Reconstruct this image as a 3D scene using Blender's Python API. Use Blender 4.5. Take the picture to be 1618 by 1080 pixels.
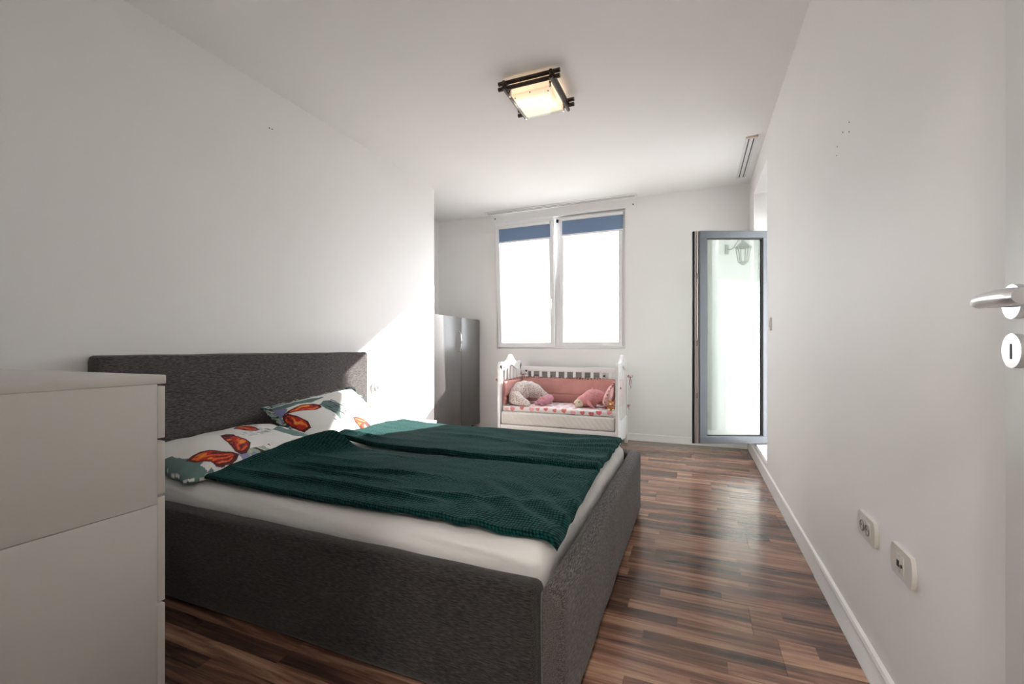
import bpy, bmesh, math, random
import numpy as np
from mathutils import Vector, Matrix, noise as mnoise
random.seed(7)
C = bpy.context.scene.collection
for o in list(bpy.data.objects): bpy.data.objects.remove(o)
R = math.radians

# ------------------------------------------------------------------ camera, light, exposure
YAW = R(22.48)
cam = bpy.data.cameras.new('camera'); camo = bpy.data.objects.new('camera', cam); C.objects.link(camo)
camo.location = (0, 0, 1.0); camo.rotation_euler = (R(90), 0, YAW)
cam.sensor_width = 36; cam.lens = 698/1618*36; cam.shift_y = 9.4/1618; cam.clip_start = 0.02
bpy.context.scene.camera = camo
vs = bpy.context.scene.view_settings
vs.view_transform = 'Standard'; vs.look = 'None'; vs.gamma = 1; vs.use_curve_mapping = False
vs.exposure = 0.55
SKY = 6.0
w = bpy.data.worlds.new('world'); bpy.context.scene.world = w; w.use_nodes = True
nt = w.node_tree; nt.nodes.clear()
out = nt.nodes.new('ShaderNodeOutputWorld'); bg = nt.nodes.new('ShaderNodeBackground'); bg.inputs[1].default_value = SKY
tc = nt.nodes.new('ShaderNodeTexCoord'); sep = nt.nodes.new('ShaderNodeSeparateXYZ')
nt.links.new(tc.outputs['Generated'], sep.inputs[0])
rp = nt.nodes.new('ShaderNodeValToRGB'); e = rp.color_ramp.elements
e[0].position = 0.40; e[0].color = (.42, .42, .41, 1); e[1].position = .5; e[1].color = (.95, .97, 1, 1)
x = rp.color_ramp.elements.new(.75); x.color = (.78, .88, 1, 1); x = rp.color_ramp.elements.new(1); x.color = (.6, .76, 1, 1)
mr = nt.nodes.new('ShaderNodeMapRange'); mr.inputs[1].default_value = -1; nt.links.new(sep.outputs[2], mr.inputs[0]); nt.links.new(mr.outputs[0], rp.inputs[0])
nz = nt.nodes.new('ShaderNodeTexNoise'); nz.inputs['Scale'].default_value = 2.2; nz.inputs['Detail'].default_value = 6
mp = nt.nodes.new('ShaderNodeMapping'); mp.inputs['Scale'].default_value = (1, 1, 5); nt.links.new(tc.outputs['Generated'], mp.inputs[0]); nt.links.new(mp.outputs[0], nz.inputs[0])
cr = nt.nodes.new('ShaderNodeValToRGB'); cr.color_ramp.elements[0].position = .45; cr.color_ramp.elements[1].position = .6
nt.links.new(nz.outputs[0], cr.inputs[0])
mx = nt.nodes.new('ShaderNodeMixRGB'); mx.inputs[2].default_value = (1, 1, 1, 1)
gt = nt.nodes.new('ShaderNodeMath'); gt.operation = 'MULTIPLY'; mr2 = nt.nodes.new('ShaderNodeMapRange'); mr2.inputs[1].default_value = 0; mr2.inputs[2].default_value = .05
nt.links.new(sep.outputs[2], mr2.inputs[0]); nt.links.new(mr2.outputs[0], gt.inputs[0]); nt.links.new(cr.outputs[0], gt.inputs[1])
nt.links.new(gt.outputs[0], mx.inputs[0]); nt.links.new(rp.outputs[0], mx.inputs[1]); nt.links.new(mx.outputs[0], bg.inputs[0]); nt.links.new(bg.outputs[0], out.inputs[0])
sun = bpy.data.lights.new('sun', 'SUN'); so = bpy.data.objects.new('sun', sun); C.objects.link(so)
sun.energy = 19; sun.angle = R(.6); sun.color = (1, .96, .9)
so.rotation_euler = Vector((-.345, -1, -.618)).to_track_quat('-Z', 'Y').to_euler(); so.location = (4, 8, 6)

# ------------------------------------------------------------------ materials
def mat(name, col, rough=.6, metal=0, **k):
    m = bpy.data.materials.new(name); m.use_nodes = True; b = m.node_tree.nodes['Principled BSDF']
    b.inputs['Base Color'].default_value = (*col, 1); b.inputs['Roughness'].default_value = rough; b.inputs['Metallic'].default_value = metal
    for kk, v in k.items(): b.inputs[kk.replace('_', ' ')].default_value = v
    return m
def N(m, t, **props):
    n = m.node_tree.nodes.new(t)
    for k, v in props.items(): setattr(n, k, v)
    return n
def L(m, a, b): m.node_tree.links.new(a, b)
def BS(m): return m.node_tree.nodes['Principled BSDF']
def noisy(m, c1, c2, scale=(10, 10, 10), nscale=1, detail=4, lo=.35, hi=.65, bump=0, dist=.002):
    tc = N(m, 'ShaderNodeTexCoord'); mp = N(m, 'ShaderNodeMapping'); mp.inputs['Scale'].default_value = scale
    L(m, tc.outputs['Object'], mp.inputs[0]); n = N(m, 'ShaderNodeTexNoise'); n.inputs['Scale'].default_value = nscale; n.inputs['Detail'].default_value = detail
    L(m, mp.outputs[0], n.inputs[0]); r = N(m, 'ShaderNodeValToRGB'); r.color_ramp.elements[0].position = lo; r.color_ramp.elements[1].position = hi
    r.color_ramp.elements[0].color = (*c1, 1); r.color_ramp.elements[1].color = (*c2, 1); L(m, n.outputs[0], r.inputs[0]); L(m, r.outputs[0], BS(m).inputs['Base Color'])
    if bump:
        b = N(m, 'ShaderNodeBump'); b.inputs['Strength'].default_value = bump; b.inputs['Distance'].default_value = dist
        L(m, n.outputs[0], b.inputs['Height']); L(m, b.outputs[0], BS(m).inputs['Normal'])
    return m
M = {}
M['wall'] = noisy(mat('wall_paint', (.88, .87, .86), .55), (.88, .866, .855), (.90, .886, .875), (1.3, 1.3, 1.3), 1, 5, bump=.05, dist=.002)
M['wall2'] = noisy(mat('ceiling_paint', (.86, .85, .84), .8), (.89, .88, .87), (.91, .90, .89), (1, 1, 1), 1, 3)
M['trim'] = mat('trim_white', (.85, .84, .83), .3)
M['pvc'] = mat('white_pvc', (.86, .86, .87), .25)
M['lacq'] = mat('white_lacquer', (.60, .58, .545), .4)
M['white'] = mat('crib_white_paint', (.86, .85, .84), .3)
M['plast'] = mat('socket_plastic', (.66, .64, .60), .3)
M['rimgrey'] = mat('shaded_plastic', (.30, .28, .25), .4)
M['dark'] = mat('dark_hole', (.01, .01, .01), .6)
M['alu'] = mat('anthracite_aluminium', (.11, .12, .135), .3, .3)
M['silver'] = mat('silver_edge', (.62, .57, .55), .3, .6)
M['chrome'] = mat('chrome', (.8, .8, .8), .12, 1)
M['satin'] = mat('satin_nickel', (.75, .75, .76), .28, 1)
M['rubber'] = mat('black_rubber', (.015, .015, .015), .6)
M['graydoor'] = noisy(mat('grey_metallic_laminate', (.12, .115, .11), .3, 0), (.125, .12, .116), (.145, .14, .135), (3, 3, 40), 6)
M['graybody'] = mat('grey_carcass', (.11, .11, .11), .5)
M['blind'] = mat('navy_blind_fabric', (.22, .31, .46), .8)
def two_sided_translucent(m, fac, col):
    nt = m.node_tree; b = BS(m); tr = nt.nodes.new('ShaderNodeBsdfTranslucent'); tr.inputs[0].default_value = (*col, 1)
    mxs = nt.nodes.new('ShaderNodeMixShader'); mxs.inputs[0].default_value = fac; o = nt.nodes['Material Output']
    nt.links.new(b.outputs[0], mxs.inputs[1]); nt.links.new(tr.outputs[0], mxs.inputs[2]); nt.links.new(mxs.outputs[0], o.inputs[0])
two_sided_translucent(M['blind'], .15, (.10, .18, .35))
def glass(name, tint, ior, base):
    m = bpy.data.materials.new(name); m.use_nodes = True; nt = m.node_tree; nt.nodes.clear()
    o = nt.nodes.new('ShaderNodeOutputMaterial'); t = nt.nodes.new('ShaderNodeBsdfTransparent'); t.inputs[0].default_value = (*tint, 1)
    g = nt.nodes.new('ShaderNodeBsdfGlossy'); g.inputs['Roughness'].default_value = .0; g.inputs[0].default_value = (.97, 1, .98, 1)
    r0 = ((ior-1)/(ior+1))**2+base      # Schlick reflectance of each face
    f = nt.nodes.new('ShaderNodeLayerWeight'); f.inputs[0].default_value = .5
    p = nt.nodes.new('ShaderNodeMath'); p.operation = 'POWER'; p.inputs[1].default_value = 5; nt.links.new(f.outputs['Facing'], p.inputs[0])
    a = nt.nodes.new('ShaderNodeMath'); a.operation = 'MULTIPLY_ADD'; a.inputs[1].default_value = 1-r0; a.inputs[2].default_value = r0; a.use_clamp = True; nt.links.new(p.outputs[0], a.inputs[0])
    x = nt.nodes.new('ShaderNodeMixShader'); nt.links.new(a.outputs[0], x.inputs[0]); nt.links.new(t.outputs[0], x.inputs[1]); nt.links.new(g.outputs[0], x.inputs[2]); nt.links.new(x.outputs[0], o.inputs[0])
    return m
M['glass'] = glass('window_glass', (.985, .98, .975), 1.45, 0)
M['doorglass'] = glass('coated_door_glass', (.90, .95, .92), 1.5, .08)
def fabric(name, c1, c2, stretch):
    m = mat(name, c1, .95); m = noisy(m, c1, c2, stretch, 1, 6, .42, .64, bump=.5, dist=.0015)
    BS(m).inputs['Sheen Weight'].default_value = .15
    return m
M['bedfab'] = fabric('grey_tweed_upholstery_x', (.006, .005, .0048), (.050, .042, .040), (50, 520, 560))  # same tweed as the headboard, darkened to paint in the rails' shade
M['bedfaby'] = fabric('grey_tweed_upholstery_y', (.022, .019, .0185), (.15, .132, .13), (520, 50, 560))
M['sheet'] = noisy(mat('white_cotton_sheet', (.74, .73, .72), .85), (.72, .71, .70), (.78, .77, .76), (3, 9, 9), 1, 5, bump=.55, dist=.02)
M['quilt'] = mat('white_quilted_cover', (.80, .78, .75), .85)
M['brown'] = noisy(mat('dark_stained_wood', (.03, .018, .012), .35), (.02, .012, .008), (.06, .035, .022), (4, 4, 4), 5)
def blanket_mat():
    m = mat('teal_fleece', (.01, .05, .05), .9, Specular_IOR_Level=.08); b = BS(m)
    b.inputs['Sheen Weight'].default_value = .10; b.inputs['Sheen Roughness'].default_value = .4; b.inputs['Sheen Tint'].default_value = (.35, .8, .76, 1)
    tc = N(m, 'ShaderNodeTexCoord'); mp = N(m, 'ShaderNodeMapping'); mp.inputs['Scale'].default_value = (86, 70, 20); mp.inputs['Rotation'].default_value = (0, 0, R(3)); L(m, tc.outputs['UV'], mp.inputs[0])
    v = N(m, 'ShaderNodeTexVoronoi'); v.inputs['Scale'].default_value = 1; v.inputs['Randomness'].default_value = .25; L(m, mp.outputs[0], v.inputs['Vector'])
    r = N(m, 'ShaderNodeValToRGB'); r.color_ramp.elements[0].position = .1; r.color_ramp.elements[1].position = .62
    r.color_ramp.elements[0].color = (.006, .066, .062, 1); r.color_ramp.elements[1].color = (.0008, .006, .006, 1)
    L(m, v.outputs['Distance'], r.inputs[0]); L(m, r.outputs[0], b.inputs['Base Color'])
    bu = N(m, 'ShaderNodeBump', invert=True); bu.inputs['Strength'].default_value = .9; bu.inputs['Distance'].default_value = .006
    L(m, v.outputs['Distance'], bu.inputs['Height']); L(m, bu.outputs[0], b.inputs['Normal'])
    return m
M['teal'] = blanket_mat()
M['tealrim'] = mat('dark_teal_hem', (.004, .022, .022), .95)
def plank_mat():
    m = mat('walnut_laminate', (.2, .1, .06), .22); b = BS(m); b.inputs['Specular IOR Level'].default_value = .5
    tc = N(m, 'ShaderNodeTexCoord'); uv = tc.outputs['UV']; oi = N(m, 'ShaderNodeObjectInfo')
    s = N(m, 'ShaderNodeSeparateXYZ'); L(m, uv, s.inputs[0])
    def math_(op, a, b_=None):
        n = N(m, 'ShaderNodeMath', operation=op)
        for i, v in enumerate((a, b_)):
            if v is None: continue
            if isinstance(v, (int, float)): n.inputs[i].default_value = v
            else: L(m, v, n.inputs[i])
        return n.outputs[0]
    # three printed strips per board, each cut into random staves
    si = math_('FLOOR', math_('MULTIPLY', s.outputs[1], 1/.0617))
    ln = math_('ADD', math_('MULTIPLY', s.outputs[0], 1/.85), math_('MULTIPLY', math_('SINE', math_('MULTIPLY', si, 12.7)), 3.3))
    li = math_('FLOOR', ln)
    cv = N(m, 'ShaderNodeCombineXYZ'); L(m, si, cv.inputs[0]); L(m, li, cv.inputs[1]); L(m, math_('MULTIPLY', oi.outputs['Random'], 37), cv.inputs[2])
    wn = N(m, 'ShaderNodeTexWhiteNoise', noise_dimensions='3D'); L(m, cv.outputs[0], wn.inputs[0])
    # grain: stretched, warped noise, offset per stave
    off = N(m, 'ShaderNodeVectorMath', operation='MULTIPLY_ADD'); off.inputs[1].default_value = (11, 17, 5); L(m, wn.outputs['Color'], off.inputs[0]); L(m, uv, off.inputs[2])
    mp = N(m, 'ShaderNodeMapping'); mp.inputs['Scale'].default_value = (1.6, 26, 1); L(m, off.outputs[0], mp.inputs[0])
    g = N(m, 'ShaderNodeTexNoise'); g.inputs['Scale'].default_value = 1; g.inputs['Detail'].default_value = 7; g.inputs['Roughness'].default_value = .62; g.inputs['Distortion'].default_value = .9; L(m, mp.outputs[0], g.inputs[0])
    mp2 = N(m, 'ShaderNodeMapping'); mp2.inputs['Scale'].default_value = (8, 260, 1); L(m, off.outputs[0], mp2.inputs[0])
    g2 = N(m, 'ShaderNodeTexNoise'); g2.inputs['Detail'].default_value = 3; g2.inputs['Scale'].default_value = 1; L(m, mp2.outputs[0], g2.inputs[0])
    r = N(m, 'ShaderNodeValToRGB'); el = r.color_ramp.elements
    el[0].position = .30; el[0].color = (.050, .030, .024, 1); el[1].position = .74; el[1].color = (.50, .32, .21, 1)
    for p, c in ((.42, (.125, .070, .050, 1)), (.52, (.235, .120, .082, 1)), (.60, (.34, .19, .13, 1))):
        q = el.new(p); q.color = c
    sh = math_('ADD', math_('ADD', math_('MULTIPLY', g.outputs[0], .86), math_('MULTIPLY', wn.outputs['Value'], .22)), math_('ADD', math_('MULTIPLY', g2.outputs[0], .14), -.12))
    L(m, sh, r.inputs[0])
    hs = N(m, 'ShaderNodeHueSaturation'); L(m, r.outputs[0], hs.inputs['Color']); hs.inputs['Saturation'].default_value = 1.0; L(m, math_('ADD', math_('MULTIPLY', oi.outputs['Random'], .3), .9), hs.inputs['Value'])
    L(m, hs.outputs[0], b.inputs['Base Color'])
    L(m, math_('ADD', math_('MULTIPLY', g2.outputs[0], .10), .13), b.inputs['Roughness'])
    return m
M['plank'] = plank_mat()
def attr_mat(name, rough=.85):
    m = mat(name, (1, 1, 1), rough); a = N(m, 'ShaderNodeVertexColor'); a.layer_name = 'Col'; L(m, a.outputs[0], BS(m).inputs['Base Color'])
    tc = N(m, 'ShaderNodeTexCoord'); n = N(m, 'ShaderNodeTexNoise'); n.inputs['Scale'].default_value = 5; n.inputs['Detail'].default_value = 3; n.inputs['Distortion'].default_value = 1.5; L(m, tc.outputs['Object'], n.inputs[0])
    bu = N(m, 'ShaderNodeBump'); bu.inputs['Strength'].default_value = .15; bu.inputs['Distance'].default_value = .01; L(m, n.outputs[0], bu.inputs['Height']); L(m, bu.outputs[0], BS(m).inputs['Normal'])
    return m
M['print'] = attr_mat('printed_cotton')
M['pink'] = noisy(mat('dusty_pink_cotton', (.5, .2, .18), .85), (.58, .28, .25), (.66, .34, .31), (3, 3, 3), 2, bump=.4, dist=.02)
M['ruffle'] = noisy(mat('patterned_ruffle', (.4, .15, .15), .9), (.28, .08, .07), (.72, .5, .46), (90, 90, 90), 1, 1, .45, .55)
M['palepink'] = mat('pale_pink_cotton', (.70, .42, .39), .85)
M['rosy'] = noisy(mat('rose_plush', (.6, .2, .22), .95), (.64, .27, .28), (.74, .37, .38), (60, 60, 60), 1, bump=.4, dist=.003)
M['pigpink'] = noisy(mat('pig_plush', (.62, .25, .34), .95), (.58, .26, .34), (.68, .36, .43), (60, 60, 60), 1, bump=.4, dist=.003)
M['cream'] = mat('cream_plush', (.70, .62, .48), .95)
M['orange'] = noisy(mat('orange_plush', (.5, .2, .06), .95), (.42, .14, .04), (.62, .28, .12), (70, 70, 70), 1, bump=.5, dist=.003)
M['greyboard'] = mat('grey_laminate', (.40, .385, .36), .5)
M['dots'] = mat('dotted_cotton', (.7, .65, .6), .9)
def dots():
    m = M['dots']; tc = N(m, 'ShaderNodeTexCoord'); v = N(m, 'ShaderNodeTexVoronoi'); v.inputs['Scale'].default_value = 75; v.inputs['Randomness'].default_value = .8; L(m, tc.outputs['Object'], v.inputs['Vector'])
    r = N(m, 'ShaderNodeValToRGB'); r.color_ramp.elements[0].position = .30; r.color_ramp.elements[0].color = (.25, .16, .14, 1); r.color_ramp.elements[1].position = .38; r.color_ramp.elements[1].color = (.70, .62, .58, 1)
    L(m, v.outputs['Distance'], r.inputs[0]); L(m, r.outputs[0], BS(m).inputs['Base Color'])
dots()
M['frost'] = mat('frosted_lamp_glass', (.92, .88, .82), .4); BS(M['frost']).inputs['Emission Color'].default_value = (1, .80, .64, 1); BS(M['frost']).inputs['Emission Strength'].default_value = .30
two_sided_translucent(M['frost'], .45, (1, .90, .82))
M['bulb'] = mat('bulb_glow', (1, 1, 1), .5); BS(M['bulb']).inputs['Emission Color'].default_value = (1, .85, .62, 1); BS(M['bulb']).inputs['Emission Strength'].default_value = 13
M['clear'] = glass('clear_plate_glass', (.95, .96, .94), 1.15, .0)
M['terr'] = noisy(mat('terrace_tiles', (.5, .49, .47), .7), (.45, .44, .42), (.56, .55, .53), (5, 5, 5), 2)
M['ext'] = mat('exterior_render', (.80, .80, .79), .9)
M['lanternmetal'] = mat('verdigris_lantern_metal', (.22, .30, .26), .5, .3)

# ------------------------------------------------------------------ mesh helpers
def thing(name, label, cat, loc=(0, 0, 0), group=None, rotz=0):
    o = bpy.data.objects.new(name, None); C.objects.link(o); o.empty_display_size = .05
    o.location = loc; o.rotation_euler = (0, 0, rotz); o['label'] = label; o['category'] = cat
    if group: o['group'] = group
    return o
def origin(p):
    v = Vector((0, 0, 0))
    while p is not None: v = v + p.location; p = p.parent
    return v
def obj(name, bm, m, parent=None, smooth=True, local=False, label=None, struct=False, cat=None, group=None):
    me = bpy.data.meshes.new(name)
    if parent is not None and not local: bmesh.ops.translate(bm, verts=bm.verts, vec=-origin(parent))
    bm.normal_update(); bm.to_mesh(me); bm.free()
    o = bpy.data.objects.new(name, me); C.objects.link(o)
    for mm in (m if isinstance(m, (list, tuple)) else [m]): me.materials.append(mm)
    if parent is not None: o.parent = parent
    if smooth:
        for p in me.polygons: p.use_smooth = True
        try: me.set_sharp_from_angle(angle=R(35))
        except Exception: pass
    if label: o['label'] = label
    if cat: o['category'] = cat
    if group: o['group'] = group
    if struct: o['kind'] = 'structure'
    return o
def box(bm, a, b, bev=0, seg=2):
    r = bmesh.ops.create_cube(bm, size=1); vs_ = r['verts']
    a, b = Vector(a), Vector(b); c = (a+b)/2; d = b-a
    for v in vs_: v.co = Vector((v.co.x*d.x, v.co.y*d.y, v.co.z*d.z)) + c
    if bev:
        es = {e_ for v in vs_ for e_ in v.link_edges}
        bmesh.ops.bevel(bm, geom=list(es), offset=bev, segments=seg, profile=.5, affect='EDGES')
    return bm
def B(a, b, bev=0, seg=2): return box(bmesh.new(), a, b, bev, seg)
def cyl(bm, p, q, r, n=20, r2=None, bev=0):
    p, q = Vector(p), Vector(q); d = q-p
    res = bmesh.ops.create_cone(bm, cap_ends=True, segments=n, radius1=r, radius2=r if r2 is None else r2, depth=d.length)
    rot = Vector((0, 0, 1)).rotation_difference(d.normalized()).to_matrix().to_4x4()
    bmesh.ops.transform(bm, matrix=Matrix.Translation((p+q)/2) @ rot, verts=res['verts'])
    return bm
def sphere(bm, c, s, rot=None, n=20):
    r = bmesh.ops.create_uvsphere(bm, u_segments=n, v_segments=n*2//3, radius=1)
    mt_ = Matrix.Translation(c) @ (rot if rot else Matrix()) @ Matrix.Diagonal((*s, 1))
    bmesh.ops.transform(bm, matrix=mt_, verts=r['verts']); return bm
def prism(bm, pts, axis, a, b):
    """polygon pts in the plane normal to axis, extruded from a to b. axis 0: (y,z), 1: (x,z), 2: (x,y)"""
    def P(p, t): return [(t, p[0], p[1]), (p[0], t, p[1]), (p[0], p[1], t)][axis]
    v0 = [bm.verts.new(P(p, a)) for p in pts]; v1 = [bm.verts.new(P(p, b)) for p in pts]; n = len(pts)
    bm.faces.new(v0); bm.faces.new(v1[::-1])
    for i in range(n): bm.faces.new((v0[i], v1[i], v1[(i+1) % n], v0[(i+1) % n]))
    bmesh.ops.recalc_face_normals(bm, faces=bm.faces); return bm
def catmull(pts, n):
    P = [Vector(p) for p in pts]; P = [2*P[0]-P[1]] + P + [2*P[-1]-P[-2]]; out_ = []
    for i in range(1, len(P)-2):
        for k in range(n):
            t = k/n; a, b, c, d = P[i-1:i+3]
            out_.append(.5*((2*b)+(c-a)*t+(2*a-5*b+4*c-d)*t*t+(3*b-a-3*c+d)*t**3))
    out_.append(P[-2]); return out_
def sweep(bm, pts, rad, n=6, seg=14, flat=1.0, wob=0):
    Q = catmull([(*p,) for p in pts], n); rr = catmull([(r_, 0, 0) for r_ in rad], n)
    rings = []; up = Vector((0, 0, 1))
    for i, p in enumerate(Q):
        t = (Q[min(i+1, len(Q)-1)]-Q[max(i-1, 0)]).normalized(); s_ = t.cross(up)
        if s_.length < .05: s_ = t.cross(Vector((0, 1, 0)))
        s_.normalize(); u_ = s_.cross(t).normalized(); ring = []
        for k in range(seg):
            a_ = 2*math.pi*k/seg; r_ = rr[i].x*(1+wob*mnoise.noise(Vector((i*.35, math.cos(a_)*1.5, math.sin(a_)*1.5))))
            ring.append(bm.verts.new(p+s_*math.cos(a_)*r_+u_*math.sin(a_)*r_*flat))
        rings.append(ring)
    for i in range(len(rings)-1):
        for k in range(seg): bm.faces.new((rings[i][k], rings[i][(k+1) % seg], rings[i+1][(k+1) % seg], rings[i+1][k]))
    bm.faces.new(rings[0][::-1]); bm.faces.new(rings[-1])
    bmesh.ops.recalc_face_normals(bm, faces=bm.faces); return bm
def softbox(a, b, r, cuts=(30, 30, 8), fn=None):
    """box with rounded edges of radius r, dense surface; fn(point) displaces it"""
    a, b = Vector(a), Vector(b); bm = bmesh.new(); idx = {}
    nx, ny, nz_ = cuts
    def vert(i, j, k):
        if (i, j, k) in idx: return idx[(i, j, k)]
        def sp(t):  # more rows near the edges
            return .5-.5*math.cos(math.pi*t) if True else t
        p = Vector((a.x+(b.x-a.x)*(i/nx*.6+.4*sp(i/nx)), a.y+(b.y-a.y)*(j/ny*.6+.4*sp(j/ny)), a.z+(b.z-a.z)*(k/nz_)))
        q = Vector([min(max(p[t], a[t]+r), b[t]-r) for t in range(3)]); d = p-q
        if d.length > 1e-9:
            m_ = max(abs(d.x), abs(d.y), abs(d.z)); p = q + d.normalized()*m_
        if fn: p = fn(p)
        idx[(i, j, k)] = bm.verts.new(p); return idx[(i, j, k)]
    for i in range(nx):
        for j in range(ny):
            for k, fl in ((0, 1), (nz_, 0)):
                f = [vert(i, j, k), vert(i+1, j, k), vert(i+1, j+1, k), vert(i, j+1, k)]; bm.faces.new(f[::-1] if fl else f)
    for i in range(nx):
        for k in range(nz_):
            for j, fl in ((0, 0), (ny, 1)):
                f = [vert(i, j, k), vert(i+1, j, k), vert(i+1, j, k+1), vert(i, j, k+1)]; bm.faces.new(f[::-1] if fl else f)
    for j in range(ny):
        for k in range(nz_):
            for i, fl in ((0, 1), (nx, 0)):
                f = [vert(i, j, k), vert(i, j+1, k), vert(i, j+1, k+1), vert(i, j, k+1)]; bm.faces.new(f[::-1] if fl else f)
    return bm
def ns(x, y, z=0): return mnoise.noise(Vector((x, y, z)))

mat_e = mat('lit_opal_glass', (1, 1, 1), .5); BS(mat_e).inputs['Emission Color'].default_value = (1, .93, .84, 1); BS(mat_e).inputs['Emission Strength'].default_value = 150  # emitter of the added corridor fill light

# ------------------------------------------------------------------ room shell
XR, XL, D, H, XA = .502, -2.474, 4.94, 2.63, -3.07
YB, HY = .03, -2.4
YN, YJ = 3.803, 4.61            # balcony opening in the right wall
S = dict(struct=True, smooth=False)
# floor: laminate boards laid across the room
fl = obj('floor', B((XA-.05, HY, -.12), (.55, D+.05, -.0105)), M['rubber'], **S)
PW, Y0 = .1852, 1.5645
rows = range(int((HY-Y0)//PW), int((D-Y0)//PW)+1)
for r_ in rows:
    ya, yb = Y0+r_*PW, Y0+(r_+1)*PW
    if ya < YB-.30: continue                      # the corridor has its own floor
    ya = max(ya, -.150); yb_ = min(yb, D); rr = random.Random(r_+50)
    offx = {0: .262, 5: .251}.get(r_, None)
    if offx is None: offx = XR-rr.uniform(0, 1.28)
    xs = [offx]
    while xs[0] > XA: xs.insert(0, xs[0]-1.28)
    while xs[-1] < XR: xs.append(xs[-1]+1.28)
    for x0, x1 in zip(xs, xs[1:]):
        a_, b_ = max(x0, XA), min(x1, XR)
        if b_-a_ < .03: continue
        bm = B((a_+.0006, ya+.0006, -.010), (b_-.0006, yb_-.0006, 0)); bmesh.ops.translate(bm, verts=bm.verts, vec=(-x0, -ya, 0))
        uvl = bm.loops.layers.uv.new('UVMap')
        for f in bm.faces:
            for lp in f.loops: lp[uvl].uv = (lp.vert.co.x, lp.vert.co.y)
        p = obj('plank', bm, M['plank'], fl, smooth=False, local=True); p.location = (x0, ya, 0)
obj('floor', B((-1.3, HY, -.010), (1.3, -.1505, 0)), M['terr'], **S)
obj('ceiling', B((XA-.3, HY-.2, H), (.80, D+.3, H+.2)), M['wall2'], **S)
# left wall and alcove
obj('wall_left', B((XL-.62, YB-.15, 0), (XL, 3.887, H)), M['wall'], **S)
obj('wall_alcove', B((XA-.2, 3.887, 0), (XA, D, H)), M['wall'], **S)
# far wall with window opening
WX0, WX1, WZ0, WZ1 = -2.246, -.703, .992, 2.53
bm = bmesh.new()
box(bm, (XA-.2, D, 0), (WX0, D+.31, H)); box(bm, (WX1, D, 0), (.80, D+.31, H))
box(bm, (WX0, D, 0), (WX1, D+.31, WZ0)); box(bm, (WX0, D, WZ1), (WX1, D+.31, H))
obj('wall_far', bm, M['wall'], **S)
# right wall with balcony opening
bm = bmesh.new()
box(bm, (XR, YB-.15, 0), (.80, YN, H)); box(bm, (XR, YJ, 0), (.80, D, H)); box(bm, (XR, YN, 2.418), (.80, YJ, H))
box(bm, (XR, YN, 0), (.80, YJ, .128))
obj('wall_right', bm, M['wall'], **S)
# wall behind the camera with the doorway the picture is taken from
bm = bmesh.new()
box(bm, (XL, YB-.15, 0), (-.47, YB, H)); box(bm, (.455, YB-.15, 0), (XR, YB, H)); box(bm, (-.47, YB-.15, 2.12), (.455, YB, H))
obj('wall_back', bm, M['wall'], **S)
bm = bmesh.new()
box(bm, (-1.5, HY, 0), (-1.3, YB-.15, H)); box(bm, (1.3, HY, 0), (1.5, YB-.15, H)); box(bm, (-1.3, HY-.15, 0), (1.3, HY, H))
box(bm, (.8, YB-.35, 0), (1.3, YB-.15, H)); box(bm, (.78, HY-.2, H), (1.5, YB-.15, H+.2))
obj('wall_corridor', bm, M['wall'], **S)
# unseen fill light added in the corridor to brighten the near side
cl_ = thing('corridor_light', 'round white ceiling light in the corridor behind the doorway', 'lamp', (.0, -1.2, H))
obj('base', cyl(bmesh.new(), (0, -1.2, H-.03), (0, -1.2, H), .15, 32), M['trim'], cl_)
obj('lamp_shade', cyl(bmesh.new(), (0, -1.2, H-.09), (0, -1.2, H-.03), .13, 32, .14), mat_e, cl_)
# skirting boards
def skirt(name, pts2, a, b, axis):
    return obj(name, prism(bmesh.new(), pts2, axis, a, b), M['trim'], struct=True)
prof = [(0, 0), (.018, 0), (.018, .012), (.015, .02), (.015, .058), (.012, .068), (.013, .074), (.009, .083), (0, .086)]
skirt('baseboard_right', [(XR-p, z) for p, z in prof], 2.30, D-.001, 1)
skirt('baseboard_right', [(XR-p*1.12, z*1.03) for p, z in prof], YB, 2.297, 1)
skirt('baseboard_far', [(D-p*.9, z*.86) for p, z in prof], XA, XR-.02, 0)
skirt('baseboard_left', [(XL+p*.9, z*.86) for p, z in prof], YB, 3.886, 1)
# sill board under the balcony door
obj('trim_1', B((XR+.004, YN+.002, .128), (.90, YJ-.002, .138), .002), M['trim'], **S)

# exterior: terrace beyond the balcony door
obj('floor_terrace', B((.80, -1.5, -.3), (4.5, 7, -.17)), M['terr'], **S)
obj('wall_terrace_south', B((.80, 2.7, -.17), (3.6, 3.0, 2.50)), M['ext'], **S)
obj('wall_terrace_north', B((.80, D+.02, -.17), (2.5, D+.31, 2.83)), M['ext'], **S)  # unseen wall added to keep the sun out of the balcony opening
obj('ceiling_terrace', B((.80, 1.5, 2.50), (3.6, 3.97, 2.66)), M['ext'], **S)
obj('trim_2', B((1.55, 2.97, .3), (1.63, 3.03, 2.5), .004), M['pvc'], **S)

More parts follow.
